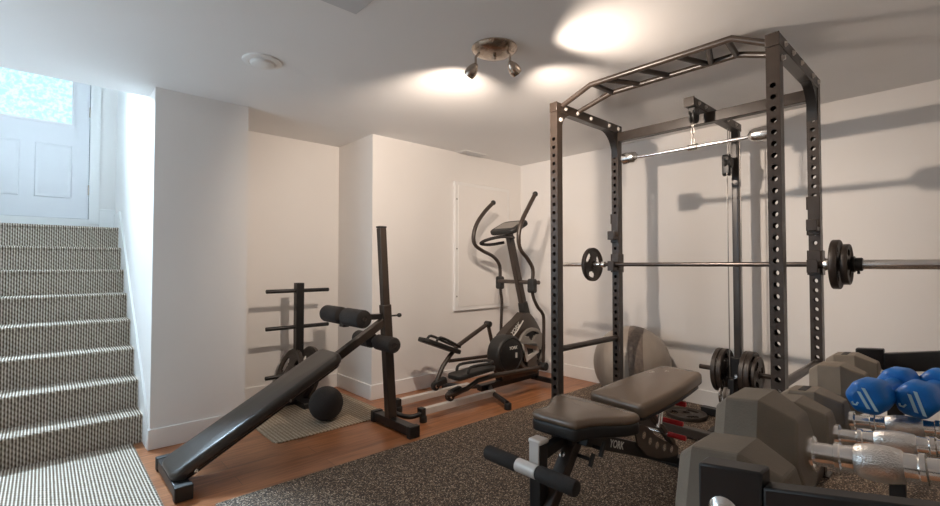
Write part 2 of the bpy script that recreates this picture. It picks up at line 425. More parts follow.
ap = thing('access_panel', (3.23, YB, .66), 'large white access panel on the back wall behind the elliptical machine', 'access panel')
b = MB(); b.box((2.854, YB-.03, .663), (3.603, YB, 1.890)); b.build('frame', 'trim', ap, bev=.004)
b = MB(); b.box((2.89, YB-.036, .70), (3.567, YB-.03, 1.855)); b.build('cover', 'wall', ap, bev=.002)
for z in (.80, 1.25, 1.72):
    MB().cyl((2.874, YB-.034, z), (2.874, YB-.03, z), .007, 10).build('screw', 'greyplastic', ap)
# spotlight fixture
LX, LY = 1.636, 1.60
lf = thing('ceiling_spotlight', (LX, LY, H), 'brushed nickel ceiling spotlight with two small tilted heads', 'ceiling light')
MB().lathe((LX, LY, H), (0, 0, -1), [(0, .113), (.006, .114), (.014, .108), (.026, .090), (.034, .060), (.037, .001)], 40).build('canopy', 'nickel', lf)
MB().cyl((LX, LY, H-.055), (LX, LY, H-.034), .010, 14, bev=.002).build('finial', 'nickel', lf)
HEADS = []
for (hx, hy, dx, dy) in ((1.560, 1.655, -.10, .62), (1.668, 1.525, .75, -.05)):
    hd = Vector((dx, dy, -.62)).normalized()
    top = Vector((hx, hy, H-.088))
    arm = MB().tube([(LX+(hx-LX)*.75, LY+(hy-LY)*.75, H-.02), (hx, hy, H-.05), top], .006, 10).build('stem', 'nickel', lf)
    hh = MB().lathe(top-hd*.008, hd, [(0, .006), (.008, .014), (.025, .024), (.045, .029), (.06, .029), (.072, .025), (.073, .020), (.066, .018)], 24).build('lamp_head', 'nickel', lf)
    MB().lathe(top+hd*.056, hd, [(0, .018), (.003, .017), (.006, .001)], 20).build('bulb', 'bulb', hh)
    HEADS.append((top+hd*.075, hd))

# ------------------------------------------------------------------ floor coverings
def roundrect(x0, y0, x1, y1, r, n=5):
    P = []
    for cx, cy, a0 in ((x1-r, y0+r, -PI/2), (x1-r, y1-r, 0), (x0+r, y1-r, PI/2), (x0+r, y0+r, PI)):
        for i in range(n+1):
            a = a0+PI/2*i/n; P.append((cx+r*math.cos(a), cy+r*math.sin(a)))
    return P
tag(MB().box((.60, YF+.02, 0), (XR-.015, 2.372, .008)).build('rubber_floor_mat', 'rubber', org=(2.2, .9, 0), bev=.002), 'large dark speckled rubber mat under the power rack and bench', 'floor mat')
tag(MB().box((-.66, .95, 0), (.425, Y1-.004, .010)).build('carpet_runner', 'carpet', org=(-.1, 2.4, 0), bev=.003), 'ribbed grey-beige carpet runner on the floor at the foot of the stairs', 'carpet')
tag(MB().pad(roundrect(1.065, 2.915, 1.90, 3.80, .05), .008, .003, lambda x, y, z: Vector((x, y, z))).build('woven_mat', 'woven', org=(1.5, 3.3, 0)), 'tan woven mat with rounded corners under the weight tree and black ball', 'rug')

# ------------------------------------------------------------------ weight plates
def plate_mesh(R, t, holes=True, bore=.026):
    b = MB(); f = [bore/R, .24, .30, .42, .50, .60, .70, .78, .85, .93, .98, 1.0]
    h = [.95, .95, .5, .42, .42, .42, .42, .42, .5, 1, .96, .75]
    def mask(i, u):
        if not holes or not (3 <= i <= 6): return True
        w = {3: .17, 4: .25, 5: .25, 6: .2}[i]
        v = (u*3) % 1
        return not (abs(v-.5) < w)
    b.polar((0, 0, 0), (0, 1, 0), (0, 0, 1), [R*q for q in f], [t/2*q for q in h], 72, mask)
    o = b.build('weight_plate', 'iron'); me = o.data; bpy.data.objects.remove(o); return me
PL = {}
def plate(R, t, loc, rot, label, group=None, holes=True):
    k = (R, t, holes)
    if k not in PL: PL[k] = plate_mesh(R, t, holes)
    o = bpy.data.objects.new('weight_plate', PL[k]); COL.objects.link(o); o.location = loc; o.rotation_euler = rot
    return tag(o, label, 'weight plate', group)

# ------------------------------------------------------------------ weight tree in the recess
TY = 3.66; TX = 1.512
wt = thing('weight_tree', (TX, TY, .008), 'black weight plate tree standing in the wall recess', 'plate rack')
MB().box((TX-.031, TY-.031, .06), (TX+.031, TY+.031, .955)).build('post', 'black', wt, bev=.004)
for z in (.893, .607, .235):
    b = MB(); b.cyl((TX-.255, TY, z), (TX+.25, TY, z), .0155, 16, bev=.003); b.build('peg', 'black', wt)
b = MB(); b.box((TX-.26, TY-.04, .008), (TX+.26, TY+.04, .06)); b.box((TX-.045, TY-.22, .008), (TX+.045, TY+.2, .05)); b.build('base', 'black', wt, bev=.004)
b = MB(); b.prism([(TX-.13, TY-.033, .06), (TX+.13, TY-.033, .06), (TX+.032, TY-.033, .2), (TX-.032, TY-.033, .2)], (0, -.006, 0)); b.build('gusset_plate', 'black', wt)
for x in (-.08, .08):
    MB().cyl((TX+x, TY-.048, .085), (TX+x, TY-.039, .085), .010, 6).build('bolt', 'chrome', wt)
plate(.205, .032, (TX-.075, TY, .235), (.3, 0, PI/2), 'cast iron plate on the lowest weight tree peg, left of the post')
plate(.205, .032, (TX+.075, TY, .235), (.2, 0, PI/2), 'cast iron plate on the lowest weight tree peg, right of the post')
# black ball
b = MB(); Rb = .117
b.lathe((1.485, 3.11, .125), (.2, -.15, 1), [(-Rb*math.cos(PI*i/28), Rb*math.sin(PI*i/28)*(.985 if i == 14 else 1)) for i in range(29)], 40)
tag(b.build('medicine_ball', 'foam', org=(1.485, 3.11, .008)), 'black medicine ball on the woven mat beside the incline bench', 'exercise ball')

# ------------------------------------------------------------------ sit-up bench
sb = thing('sit_up_bench', (1.1, 2.72, 0), 'black padded incline sit-up bench with foam leg rollers', 'exercise bench')
b = MB(); b.box((.468, 2.52, .012), (.538, 2.99, .066)); b.build('foot', 'black', sb, bev=.004)
for y in (2.53, 2.98): MB().box((.464, y-.022, 0), (.542, y+.022, .070)).build('end_cap', 'blackplastic', sb, bev=.004)
a = Vector((.50, 2.70, .03)); e = Vector((1.72, 2.70, .735))
MB().bar(a, e, .05, .05, (0, 0, 1)).build('rail', 'frame', sb, bev=.004)
dd = (Vector((1.33, 0, .573))-Vector((.455, 0, .098))); Ls = dd.length; dd.normalize(); nn = Vector((-dd.z, 0, dd.x))
p0 = Vector((.455, 2.72, .098))-nn*.075
def fr(x, y, z): return p0+dd*x+Vector((0, y, 0))+nn*z
ol = roundrect(0, -.135, Ls, .135, .055, 6)
MB().pad(ol, .062, .022, lambda x, y, z: fr(x, y, z+.013), bulge=.006).build('pad', 'vinyl', sb)
MB().pad(roundrect(.02, -.115, Ls-.02, .115, .05, 6), .014, .003, fr).build('pad_board', 'black', sb)
for x in (.10, .62): MB().cyl(fr(x, -.118, .02), fr(x, -.136, .02), .008, 10).build('bolt', 'chrome', sb)
b = MB(); b.box((1.722, 2.43, .012), (1.788, 2.885, .07)); b.build('foot', 'black', sb, bev=.004)
for y in (2.442, 2.880): MB().box((1.716, y-.02, 0), (1.794, y+.02, .076)).build('end_cap', 'blackplastic', sb, bev=.004)
U0 = Vector((1.755, 2.70, .06)); U1 = Vector((1.667, 2.69, 1.345)); um = U0.lerp(U1, .60)
MB().bar(U0, um, .058, .062, (1, 0, 0)).build('upright', 'frame', sb, bev=.004)
MB().bar(um-(um-U0)*.05, U1, .046, .05, (1, 0, 0)).build('extension_post', 'frame', sb, bev=.004)
MB().bar(U1, U1+Vector((0, 0, .012)), .050, .054, (1, 0, 0)).build('end_cap', 'blackplastic', sb, bev=.003)
MB().bar((1.71, 2.70, .752), (1.44, 2.74, .758), .036, .036).build('roller_arm', 'black', sb, bev=.003)
def roller(x, z, ya, yb, r, gap=.055):
    ym = (ya+yb)/2
    b = MB(); b.cyl((x, ya-.004, z), (x, yb+.004, z), .013, 12); b.build('roller_axle', 'steelbar', sb)
    for q0, q1 in ((ya, ym-gap/2), (ym+gap/2, yb)):
        MB().cyl((x, q0, z), (x, q1, z), r, 28, bev=.012).build('foam_roller', 'foam', sb)
roller(1.44, .768, 2.51, 3.02, .056)
roller(1.69, .575, 2.56, 3.04, .052, .07)
MB().box((1.42, 2.735, .70), (1.46, 2.795, .75)).build('roller_bracket', 'black', sb, bev=.003)
b = MB(); b.cyl((1.74, 2.69, .753), (1.82, 2.69, .753), .006, 10); b.lathe((1.80, 2.69, .753), (1, 0, 0), [(0, .010), (.006, .014), (.02, .014), (.026, .010)], 14); b.build('pull_pin', 'blackplastic', sb)

# ------------------------------------------------------------------ elliptical machine
EY = 2.80
el = thing('elliptical_trainer', (2.7, EY, 0), 'black and silver elliptical trainer against the back wall', 'exercise machine')
for y in (2.65, 2.95):
    MB().box((1.985, y-.022, .045), (2.70, y+.022, .092)).build('rail', 'silver', el, bev=.004)
    MB().box((1.955, y-.026, .040), (1.995, y+.026, .097)).build('end_cap', 'blackplastic', el, bev=.004)
    MB().cyl((1.975, y-.02, 0), (1.975, y-.02, .044), .026, 18, bev=.005).build('foot', 'blackplastic', el)
MB().tube([(1.965, 2.64, .06), (1.90, 2.655, .05), (1.86, 2.71, .05), (1.86, 2.88, .05), (1.90, 2.945, .05), (1.965, 2.96, .06)], .017, 12, smooth=5).build('rear_stabilizer', 'black', el)
for s_ in (-1, 1):
    MB().tube([(2.62, EY+s_*.37, .045), (2.70, EY+s_*.12, .065), (2.80, EY, .075)], .020, 12).build('stabilizer', 'black', el)
    MB().cyl((2.62, EY+s_*.375, 0), (2.62, EY+s_*.375, .05), .028, 16, bev=.005).build('foot', 'blackplastic', el)
MB().bar((2.68, EY, .078), (3.42, EY, .085), .06, .05).build('spine', 'black', el, bev=.004)
b = MB(); b.cyl((3.40, 2.50, .05), (3.40, 3.10, .05), .024, 14, bev=.004); b.build('front_stabilizer', 'black', el)
for y in (2.53, 3.07): MB().cyl((3.40, y, 0), (3.40, y, .05), .03, 16, bev=.005).build('foot', 'blackplastic', el)
# shroud: tall body rising to the mast (profile in x,z, thickness in y)
pf = [(2.92, .10), (3.38, .10), (3.45, .22), (3.47, .36), (3.42, .50), (3.345, .60), (3.27, .66), (3.20, .665), (3.12, .61), (3.03, .56), (2.93, .49), (2.88, .36), (2.88, .22)]
b = MB(); b.loops([[Vector((x+(3.17-x)*k, y, z+(.36-z)*k)) for x, z in pf] for y, k in ((EY-.055, .06), (EY-.045, 0), (EY+.045, 0), (EY+.055, .06))])
sh = b.build('shroud', 'frame', el)
text('YORK', .050, (3.065, EY-.0565, .535), (1, 0, .85), (-.6, 0, 1), 'print', el, shear=.15)
# arch trim strip on the shroud
MB().tube([(3.00, EY-.058, .455), (3.08, EY-.060, .515), (3.165, EY-.058, .60)], .006, 8, smooth=4).build('trim_strip', 'silver', el)
# flywheel disc with triangular windows
def fm(i, u):
    if not 3 <= i <= 6: return True
    v = (u*3+.5) % 1; w = {3: .12, 4: .19, 5: .25, 6: .30}[i]
    return abs(v-.5) > w
FX, FY_, FZ = 3.235, 2.708, .345
MB().polar((FX, FY_, FZ), (0, 1, 0), (0, 0, 1), [.03, .05, .065, .075, .10, .125, .15, .162, .185, .19], [.02, .02, .016, .014, .014, .014, .014, .014, .014, .008], 66, fm).build('flywheel_disc', 'greyplastic', el)
MB().cyl((FX, FY_+.016, FZ), (FX, FY_+.030, FZ), .175, 48).build('flywheel_backing', 'black', el)
# belt drum with crank
DX, DY, DZc = 2.875, 2.615, .352
b = MB(); b.lathe((DX, 2.755, DZc), (0, -1, 0), [(0, .148), (.006, .156), (.02, .16), (.11, .16), (.125, .156), (.134, .148), (.136, .138), (.130, .132), (.130, .001)], 56); b.build('crank_drum', 'blackplastic', el)
MB().cyl((DX, 2.626, DZc), (DX, 2.619, DZc), .128, 48, bev=.003).build('drum_face', 'black', el)
text('YORK', .036, (DX+.02, 2.617, DZc+.055), (1, 0, 0), (0, 0, 1), 'print', el, shear=.2)
MB().box((DX+.05, 2.612, DZc-.03), (DX+.066, 2.619, DZc+.012)).build('badge', 'silver', el)
# silver triangular crank arm between drum and flywheel
def tri(o): return [(3.055, .40), (3.07, .275), (3.23, .335), (3.20, .375)]
P3 = [(3.03, .425), (3.075, .265), (3.245, .33), (3.225, .385)]; Q3 = [(3.075, .385), (3.095, .315), (3.185, .335), (3.175, .365)]
b = MB(); n = 4
for i in range(n):
    j = (i+1) % n
    b.loops([[Vector((P3[i][0], y, P3[i][1])), Vector((P3[j][0], y, P3[j][1])), Vector((Q3[j][0], y, Q3[j][1])), Vector((Q3[i][0], y, Q3[i][1]))] for y in (2.622, 2.650)])
b.build('crank_arm', 'silver', el, bev=.004)
MB().bar((3.02, 2.655, .37), (3.24, 2.655, .35), .03, .10).build('crank_housing', 'blackplastic', el, bev=.01)
# mast, console
MB().bar((3.27, EY, .60), (3.045, EY, 1.375), .05, .06, (1, 0, 0)).build('mast', 'frame', el, bev=.006)
MB().bar((3.285, EY, .54), (3.225, EY, .76), .075, .085, (1, 0, 0), w1=.062, h1=.07).build('mast_sleeve', 'blackplastic', el, bev=.008)
cs = MB(); cf = lambda x, y, z: Vector((3.04, EY, 1.40))+Vector((.90, 0, .43))*x+Vector((0, 1, 0))*y+Vector((-.43, 0, .90))*z
cs.pad([(p[0]*1.0, p[1]) for p in roundrect(-.11, -.15, .14, .15, .06, 5)], .045, .016, cf); cs = cs.build('console', 'blackplastic', el)
MB().pad(roundrect(-.06, -.11, .09, .11, .02, 3), .004, .001, lambda x, y, z: cf(x, y, z+.0455)).build('console_face', 'greyplastic', cs)
MB().tube([(3.05, EY-.02, 1.33), (2.985, EY-.10, 1.335), (2.965, EY+.02, 1.345), (2.91, EY+.14, 1.32), (2.90, EY+.21, 1.29), (2.98, EY+.18, 1.28), (3.07, EY+.08, 1.30)], .014, 10, smooth=5).build('fixed_handle', 'foam', el)
MB().cyl((3.165, EY-.24, .945), (3.165, EY+.24, .945), .018, 14).build('pivot_axle', 'steelbar', el)
# swinging arms: upper grips then lower levers
for s_, dx in ((1, -.075), (-1, 0)):
    y = EY+s_*.25; px = 3.14+dx if s_ < 0 else 3.10+dx+.075
    if s_ > 0:
        pts = [(3.08, 3.03, 1.675), (2.985, 3.04, 1.59), (2.895, 3.05, 1.48), (2.85, 3.05, 1.37), (2.865, 3.05, 1.28), (2.96, 3.045, 1.225), (3.10, 3.05, 1.175), (3.185, 3.05, 1.09), (3.19, 3.05, .95)]
        low = [(3.19, 3.05, .96), (3.20, 3.05, .84), (3.215, 3.05, .74), (3.20, 3.05, .42)]
    else:
        pts = [(3.105, 2.55, 1.705), (3.02, 2.55, 1.59), (2.93, 2.55, 1.46), (2.89, 2.55, 1.34), (2.91, 2.55, 1.23), (3.00, 2.55, 1.15), (3.07, 2.55, 1.06), (3.06, 2.55, .94)]
        low = [(3.06, 2.55, .95), (3.07, 2.55, .84), (3.13, 2.55, .74), (3.195, 2.55, .68), (3.215, 2.55, .60), (3.205, 2.55, .24)]
    hd = MB().tube(pts, lambda t: .0185 if t < .5 else .0165, 14, smooth=5).build('handlebar', 'frame', el)
    MB().sphere(pts[0], .024, 16, 10).build('grip_cap', 'blackplastic', hd)
    MB().tube(low, .0145, 12, smooth=4).build('lever', 'frame', el)
    q = Vector(low[0]); MB().pad(roundrect(-.028, -.06, .028, .06, .02, 4), .07, .012, lambda x, yy, z: Vector((q.x+x, q.y-.035+z, q.z-.03+yy))).build('pivot_cover', 'blackplastic', el)
# pedal arms and pedals
def pedal(o, ax, up, w=.15, L=.40):
    """tray with a raised rim; o = centre, ax = forward, up = normal"""
    o, ax, up = V(o), V(ax).normalized(), V(up).normalized(); sd = up.cross(ax)
    f = lambda x, y, z: o+ax*x+sd*y+up*z
    p = MB().pad(roundrect(-L/2, -w/2, L/2, w/2, .045, 5), .036, .010, f).build('pedal', 'blackplastic', el)
    b = MB()
    b.tube([f(-L/2+.10, -w/2+.012, .02), f(-L/2+.13, -w/2+.012, .075), f(.10, -w/2+.014, .065), f(L/2-.015, -w/2+.04, .06), f(L/2-.01, 0, .06), f(L/2-.015, w/2-.04, .06), f(.10, w/2-.014, .065), f(-L/2+.13, w/2-.012, .075), f(-L/2+.10, w/2-.012, .02)], .011, 10, smooth=4)
    b.build('foot_guard', 'blackplastic', p)
MB().tube([(2.20, 2.65, .135), (2.36, 2.60, .17), (2.46, 2.59, .215), (2.62, 2.56, .235), (3.20, 2.55, .215)], .019, 12).build('pedal_arm', 'frame', el)
pedal((2.40, 2.585, .275), (1, 0, .06), (-.06, 0, 1))
MB().tube([(2.33, 2.95, .13), (2.42, 2.96, .27), (2.50, 2.97, .34), (2.60, 2.985, .41), (2.93, 2.985, .555), (2.97, 2.985, .56)], .019, 12).build('pedal_arm', 'frame', el)
pedal((2.40, 2.98, .42), (.93, 0, -.36), (.36, 0, .93))
MB().tube([(2.965, 2.985, .565), (3.02, 2.98, .36), (3.02, 2.97, .33)], .017, 12).build('crank_link', 'frame', el)
MB().cyl((2.965, 2.955, .565), (2.965, 3.015, .565), .027, 16, bev=.004).build('joint', 'blackplastic', el)
MB().tube([(2.50, 2.975, .30), (3.16, 2.985, .27)], .015, 12).build('pedal_arm', 'frame', el)
MB().cyl((3.205, 2.515, .222), (3.205, 2.585, .222), .036, 18, bev=.006).build('joint', 'blackplastic', el)
for x, y in ((2.235, 2.65), (2.335, 2.95)):
    w = MB().cyl((x, y-.018, .128), (x, y+.018, .128), .036, 24, bev=.006).build('wheel', 'blackplastic', el)
    MB().cyl((x, y-.022, .128), (x, y+.022, .128), .015, 16).build('wheel_hub', 'chrome', w)
    MB().bar((x-.005, y, .14), (x+.10, y-.01, .165), .055, .055).build('wheel_fork', 'blackplastic', el, bev=.012)

# ------------------------------------------------------------------ power rack
PX0, PX1 = 2.308, 3.015; PYL, PYR = 1.728, .572; PS = .052
rk = thing('power_rack', (2.7, 1.15, .008), 'tall dark bronze power rack with multi-grip pull-up bar and pulley tower', 'power rack')
def holed_post(x, y, z0, z1, hz0, hz1, pitch=.05, r=.0118):
    b = MB(); h = PS/2; n = int(round((hz1-hz0)/pitch)); lv = [hz0+i*pitch for i in range(n+1)]
    def face(xx):
        for k in range(n):
            a, c = lv[k], lv[k+1]; cz = (a+c)/2; outer = []
            per = [(-h, a), (-h/2, a), (0, a), (h/2, a), (h, a), (h, a+pitch*.25), (h, cz), (h, c-pitch*.25), (h, c), (h/2, c), (0, c), (-h/2, c), (-h, c), (-h, c-pitch*.25), (-h, cz), (-h, a+pitch*.25)]
            ov = [b.b.verts.new((xx, y+p, q)) for p, q in per]; iv = []; iv2 = []
            for p, q in per:
                an = math.atan2((q-cz)/(pitch/2), p/h)
                iv.append(b.b.verts.new((xx, y+r*math.cos(an), cz+r*math.sin(an))))
                iv2.append(b.b.verts.new((xx+(.003 if xx < x else -.003), y+r*math.cos(an), cz+r*math.sin(an))))
            for i in range(16):
                j = (i+1) % 16; b.face((ov[i], ov[j], iv[j], iv[i])); b.face((iv[i], iv[j], iv2[j], iv2[i]))
        for a, c in ((z0, hz0), (hz1, z1)):
            b.face([b.b.verts.new(p) for p in ((xx, y-h, a), (xx, y+h, a), (xx, y+h, c), (xx, y-h, c))])
    face(x-h); face(x+h)
    for yy in (y-h, y+h):
        b.face([b.b.verts.new(p) for p in ((x-h, yy, z0), (x+h, yy, z0), (x+h, yy, z1), (x-h, yy, z1))])
    for zz in (z0, z1):
        b.face([b.b.verts.new(p) for p in ((x-h, y-h, zz), (x+h, y-h, zz), (x+h, y+h, zz), (x-h, y+h, zz))])
    return b.build('post', 'frame', rk, smooth=False)
for x in (PX0, PX1):
    for y in (PYL, PYR):
        holed_post(x, y, .012, 2.032, .24, 1.89)
        MB().box((x-.045, y-.045, .008), (x+.045, y+.045, .016)).build('foot_plate', 'frame', rk)
for y in (PYL, PYR):
    s_ = 1 if y > 1 else -1
    MB().box((PX0-.026, y-.026, 2.034), (PX1+.03, y+.026, 2.090)).build('top_beam', 'frame', rk, bev=.003)
    MB().box((PX0-.030, y-.027, 2.033), (PX0-.024, y+.027, 2.091)).build('end_cap', 'frame', rk, bev=.002)
    for x0, d in ((PX0+.026, 1), (PX1-.026, -1)):
        L = .10 if d > 0 else .15
        pts = [(x0, y, 2.034), (x0+d*L, y, 2.034)]
        for i in range(1, 8):
            a = PI/2*i/8; pts.append((x0+d*L*(1-math.sin(a)), y, 2.034-L*1.15*(1-math.cos(a))))
        pts.append((x0, y, 2.034-L*1.15))
        MB().prism([(p[0], p[1]-.022, p[2]) for p in pts], (0, .044, 0)).build('gusset', 'black' if d < 0 else 'frame', rk)
    for x in (PX0+.06, PX0+.19, PX0+.34, PX1-.14, PX1-.02):
        for q in (-1, 1):
            MB().lathe((x, y+q*.026, 2.062), (0, q, 0), [(0, .013), (.004, .013), (.005, .009), (.011, .009)], 6).build('bolt', 'silver', rk)
    for z in (1.985,):
        MB().lathe((PX0+.01, y-.026, z), (0, -1, 0), [(0, .014), (.004, .014), (.005, .010), (.013, .010)], 6).build('bolt', 'silver', rk)
    # lower side tube
    MB().cyl((PX0+.026, y, .585), (PX1-.026, y, .585), .019, 16).build('side_tube', 'frame', rk)
    MB().box((PX0+.026, y-.022, .012), (PX1-.026, y+.022, .062)).build('base_rail', 'frame', rk, bev=.003)
    # j-hooks on the back posts
    for z in (1.075,):
        b = MB(); b.box((PX1-.034, y-.027, z-.03), (PX1-.027, y+.027, 1.175)); b.box((PX1-.034, y+.0275, z-.03), (PX1+.030, y+.0335, 1.175)); b.box((PX1-.034, y-.0335, z-.03), (PX1+.030, y-.0275, 1.175))
        b.box((PX1-.088, y-.024, z-.018), (PX1-.03, y+.024, z+.008)); b.box((PX1-.094, y-.024, z-.018), (PX1-.084, y+.024, z+.050))
        b.build('j_hook', 'frame', rk, bev=.003)
        b = MB(); b.box((PX1-.034, y-.027, 1.255), (PX1-.027, y+.027, 1.46)); b.box((PX1-.034, y+.0275, 1.39), (PX1+.030, y+.0335, 1.46)); b.box((PX1-.034, y+.0275, 1.255), (PX1+.030, y+.0335, 1.32))
        b.box((PX1-.085, y-.024, 1.275), (PX1-.03, y+.024, 1.297)); b.box((PX1-.091, y-.024, 1.275), (PX1-.081, y+.024, 1.335))
        b.build('j_hook', 'frame', rk, bev=.003)
MB().box((PX1-.026, PYR+.026, 1.972), (PX1+.026, PYL-.026, 2.036)).build('rear_crossmember', 'frame', rk, bev=.003)
MB().box((PX1-.026, PYR+.026, .02), (PX1+.026, PYL-.026, .075)).build('rear_base_bar', 'frame', rk, bev=.003)
for y in (1.1, .93): MB().cyl((PX1-.027, y, .05), (PX1-.034, y, .05), .012, 6).build('bolt', 'chrome', rk)
# multi-grip pull-up bar
F = [(2.335, PYL-.03, 2.075), (2.33, 1.50, 2.146), (2.33, .745, 2.146), (2.335, PYR+.03, 2.075)]
B = [(2.505, PYL-.03, 2.075), (2.535, 1.49, 2.146), (2.535, .785, 2.146), (2.505, PYR+.03, 2.075)]
pb = MB(); pb.tube(F, .0155, 14); pb = pb.build('pull_up_bar', 'frame', rk)
MB().tube(B, .0155, 14).build('pull_up_bar', 'frame', rk)
for y0, y1 in ((1.485, 1.475), (1.40, 1.30), (1.21, 1.13), (1.0, .93), (.85, .91), (.765, .79)):
    MB().tube([(2.33, y0, 2.146), (2.535, y1, 2.146)], .0145, 12).build('grip_rung', 'frame', rk)
# pulley tower
TYc = 1.13; TXc = 3.585
MB().box((2.80, TYc-.028, 2.037), (TXc+.03, TYc+.028, 2.088)).build('pulley_beam', 'frame', rk, bev=.003)
MB().box((2.795, TYc-.030, 2.035), (2.802, TYc+.030, 2.090)).build('end_cap', 'frame', rk, bev=.002)
for x in (2.87, 2.97, 3.35, 3.50):
    MB().lathe((x, TYc-.028, 2.062), (0, -1, 0), [(0, .012), (.004, .012), (.005, .008), (.010, .008)], 6).build('bolt', 'silver', rk)
MB().box((2.83, TYc-.02, 2.0), (2.90, TYc+.02, 2.037)).build('pulley_bracket', 'black', rk, bev=.003)
b = MB(); b.lathe((2.865, TYc-.014, 1.99), (0, 1, 0), [(0, .045), (.006, .045), (.014, .036), (.022, .045), (.028, .045)], 28); b.build('pulley', 'blackplastic', rk)
MB().box((TXc-.028, TYc-.022, .012), (TXc+.028, TYc+.022, 2.037)).build('tower_post', 'frame', rk, bev=.003)
b = MB(); b.box((3.08, TYc-.028, .012), (TXc+.03, TYc+.028, .065)); b.box((TXc-.03, TYc-.25, .012), (TXc+.03, TYc+.25, .065)); b.build('tower_base', 'black', rk, bev=.003)
b = MB(); b.pad(roundrect(-.022, -.075, .022, .075, .02, 4), .05, .008, lambda x, y, z: Vector((3.46+x, TYc+.025-z+.02, 1.785+y))); b.build('pulley_block', 'black', rk)
MB().lathe((3.46, TYc+.028, 1.80), (0, -1, 0), [(0, .036), (.008, .036), (.02, .028), (.034, .036), (.042, .036)], 24).build('pulley', 'blackplastic', rk)
b = MB()
for x, y, za, zb in ((3.44, TYc+.004, 1.85, 2.04), (3.478, TYc+.004, 1.85, 2.04), (3.44, TYc+.012, .42, 1.73), (3.50, TYc+.03, .30, 1.75), (3.52, TYc-.045, .06, 2.03)): b.cyl((x, y, za), (x, y, zb), .003, 6)
b.build('cable', 'cable', rk)
cg = MB(); cg.box((3.50, TYc-.045, .30), (TXc-.03, TYc+.045, .46)); cg.build('carriage', 'black', rk, bev=.004)
MB().cyl((3.535, .915, .362), (3.535, 1.375, .362), .0165, 16, bev=.003).build('weight_horn', 'frame', rk)
b = MB(); b.box((3.42, TYc-.02, .075), (3.50, TYc+.02, .33)); b.build('low_pulley_bracket', 'black', rk, bev=.004)
MB().lathe((3.44, TYc+.045, .22), (0, -1, 0), [(0, .045), (.01, .048), (.02, .038), (.03, .048), (.04, .045)], 24).build('pulley', 'greyplastic', rk)
MB().tube([(3.40, TYc+.06, .17), (3.385, TYc+.06, .21), (3.40, TYc+.06, .26), (3.415, TYc+.06, .21)], .007, 8, smooth=4, closed=True).build('carabiner', 'chrome', rk)
for yy, zz in ((TYc+.06, .33), (TYc-.01, .34), (TYc+.03, .27)):
    MB().cyl((3.49, yy, zz), (3.50, yy, zz), .010, 6).build('bolt', 'chrome', rk)
CG = 'plates on the pulley tower carriage'
plate(.150, .032, (3.535, 1.235, .362), (0, 0.3, 0), 'iron plate on the pulley tower horn, outermost on the left side', CG)
plate(.150, .032, (3.535, 1.200, .362), (0, .9, 0), 'iron plate on the pulley tower horn, left side next to the post', CG)
plate(.150, .032, (3.535, 1.062, .362), (0, .2, 0), 'iron plate on the pulley tower horn, right side next to the post', CG)
plate(.150, .032, (3.535, 1.030, .362), (0, 1.1, 0), 'iron plate on the pulley tower horn, middle of three on the right', CG)
plate(.120, .022, (3.535, 1.000, .362), (0, .5, 0), 'smaller iron plate on the pulley tower horn, outermost on the right', CG)
# lat pulldown bar hanging from the beam
lb = thing('lat_pulldown_bar', (2.848, TYc, 1.80), 'chrome lat pulldown bar hanging from the pulley beam by a chain', 'pulldown bar')
MB().tube([(2.848, .81, 1.805), (2.848, .85, 1.80), (2.848, 1.46, 1.80), (2.848, 1.50, 1.805)], .0105, 14).build('shaft', 'chrome', lb)
MB().cyl((2.848, 1.10, 1.80), (2.848, 1.16, 1.80), .019, 18, bev=.003).build('swivel', 'chrome', lb)
for y, s_ in ((1.48, 1), (.835, -1)):
    MB().lathe((2.848, y, 1.805), (0, s_, 0), [(0, .014), (.008, .022), (.018, .032), (.03, .036), (.08, .038), (.10, .036), (.104, .030)], 24).build('end_grip', 'chrome', lb)
b = MB()
for i in range(4):
    z = 1.835+i*.032
    pts = []
    for k in range(10):
        a = 2*PI*k/10; u = .009*math.cos(a); w = .02*math.sin(a)
        pts.append((2.848+(u if i % 2 else 0), TYc+(0 if i % 2 else u), z+w))
    b.tube(pts, .0032, 6, closed=True)
b.build('chain', 'cable', lb)

# ------------------------------------------------------------------ barbell
BX, BZ = 2.957, 1.101
bb = thing('barbell', (BX, 1.12, BZ), 'long steel barbell resting on the hooks across the power rack', 'barbell')
MB().cyl((BX, .52, BZ), (BX, 1.80, BZ), .0132, 16).build('shaft', 'steelbar', bb)
for ya, yb in ((.53, .0), (1.80, 2.235)):
    MB().cyl((BX, ya, BZ), (BX, yb, BZ), .0245 if ya < 1 else .0165, 20, bev=.002).build('sleeve', 'chrome', bb)
MB().cyl((BX, .495, BZ), (BX, .525, BZ), .032, 24, bev=.003).build('collar', 'chrome', bb)
MB().cyl((BX, 1.79, BZ), (BX, 1.83, BZ), .022, 24, bev=.003).build('collar', 'chrome', bb)
plate(.125, .034, (BX, .476, BZ), (0, .4, 0), 'iron plate on the right end of the barbell, against the chrome collar')
plate(.102, .030, (BX, .436, BZ), (0, 1.2, 0), 'smaller outer iron plate on the right end of the barbell')
plate(.122, .030, (BX, 1.895, BZ), (0, .2, 0), 'iron plate on the left end of the barbell')
cl = MB(); cl.lathe((BX, .418, BZ), (0, -1, 0), [(0, .0255), (0, .0381), (.004, .040), (.014, .040), (.016, .033), (.04, .033), (.044, .030), (.044, .0255)], 24)
cl = cl.build('barbell_collar', 'blackplastic', org=(BX, .40, BZ)); tag(cl, 'black locking collar on the right barbell sleeve outside the plates', 'collar')
MB().cyl((BX, .391, BZ-.03), (BX, .391, BZ-.047), .006, 8).build('lever', 'blackplastic', cl)
plate(.135, .028, (3.43, 1.43, .024), (PI/2, 0, .4), 'iron plate with grip holes lying flat on the rubber mat')
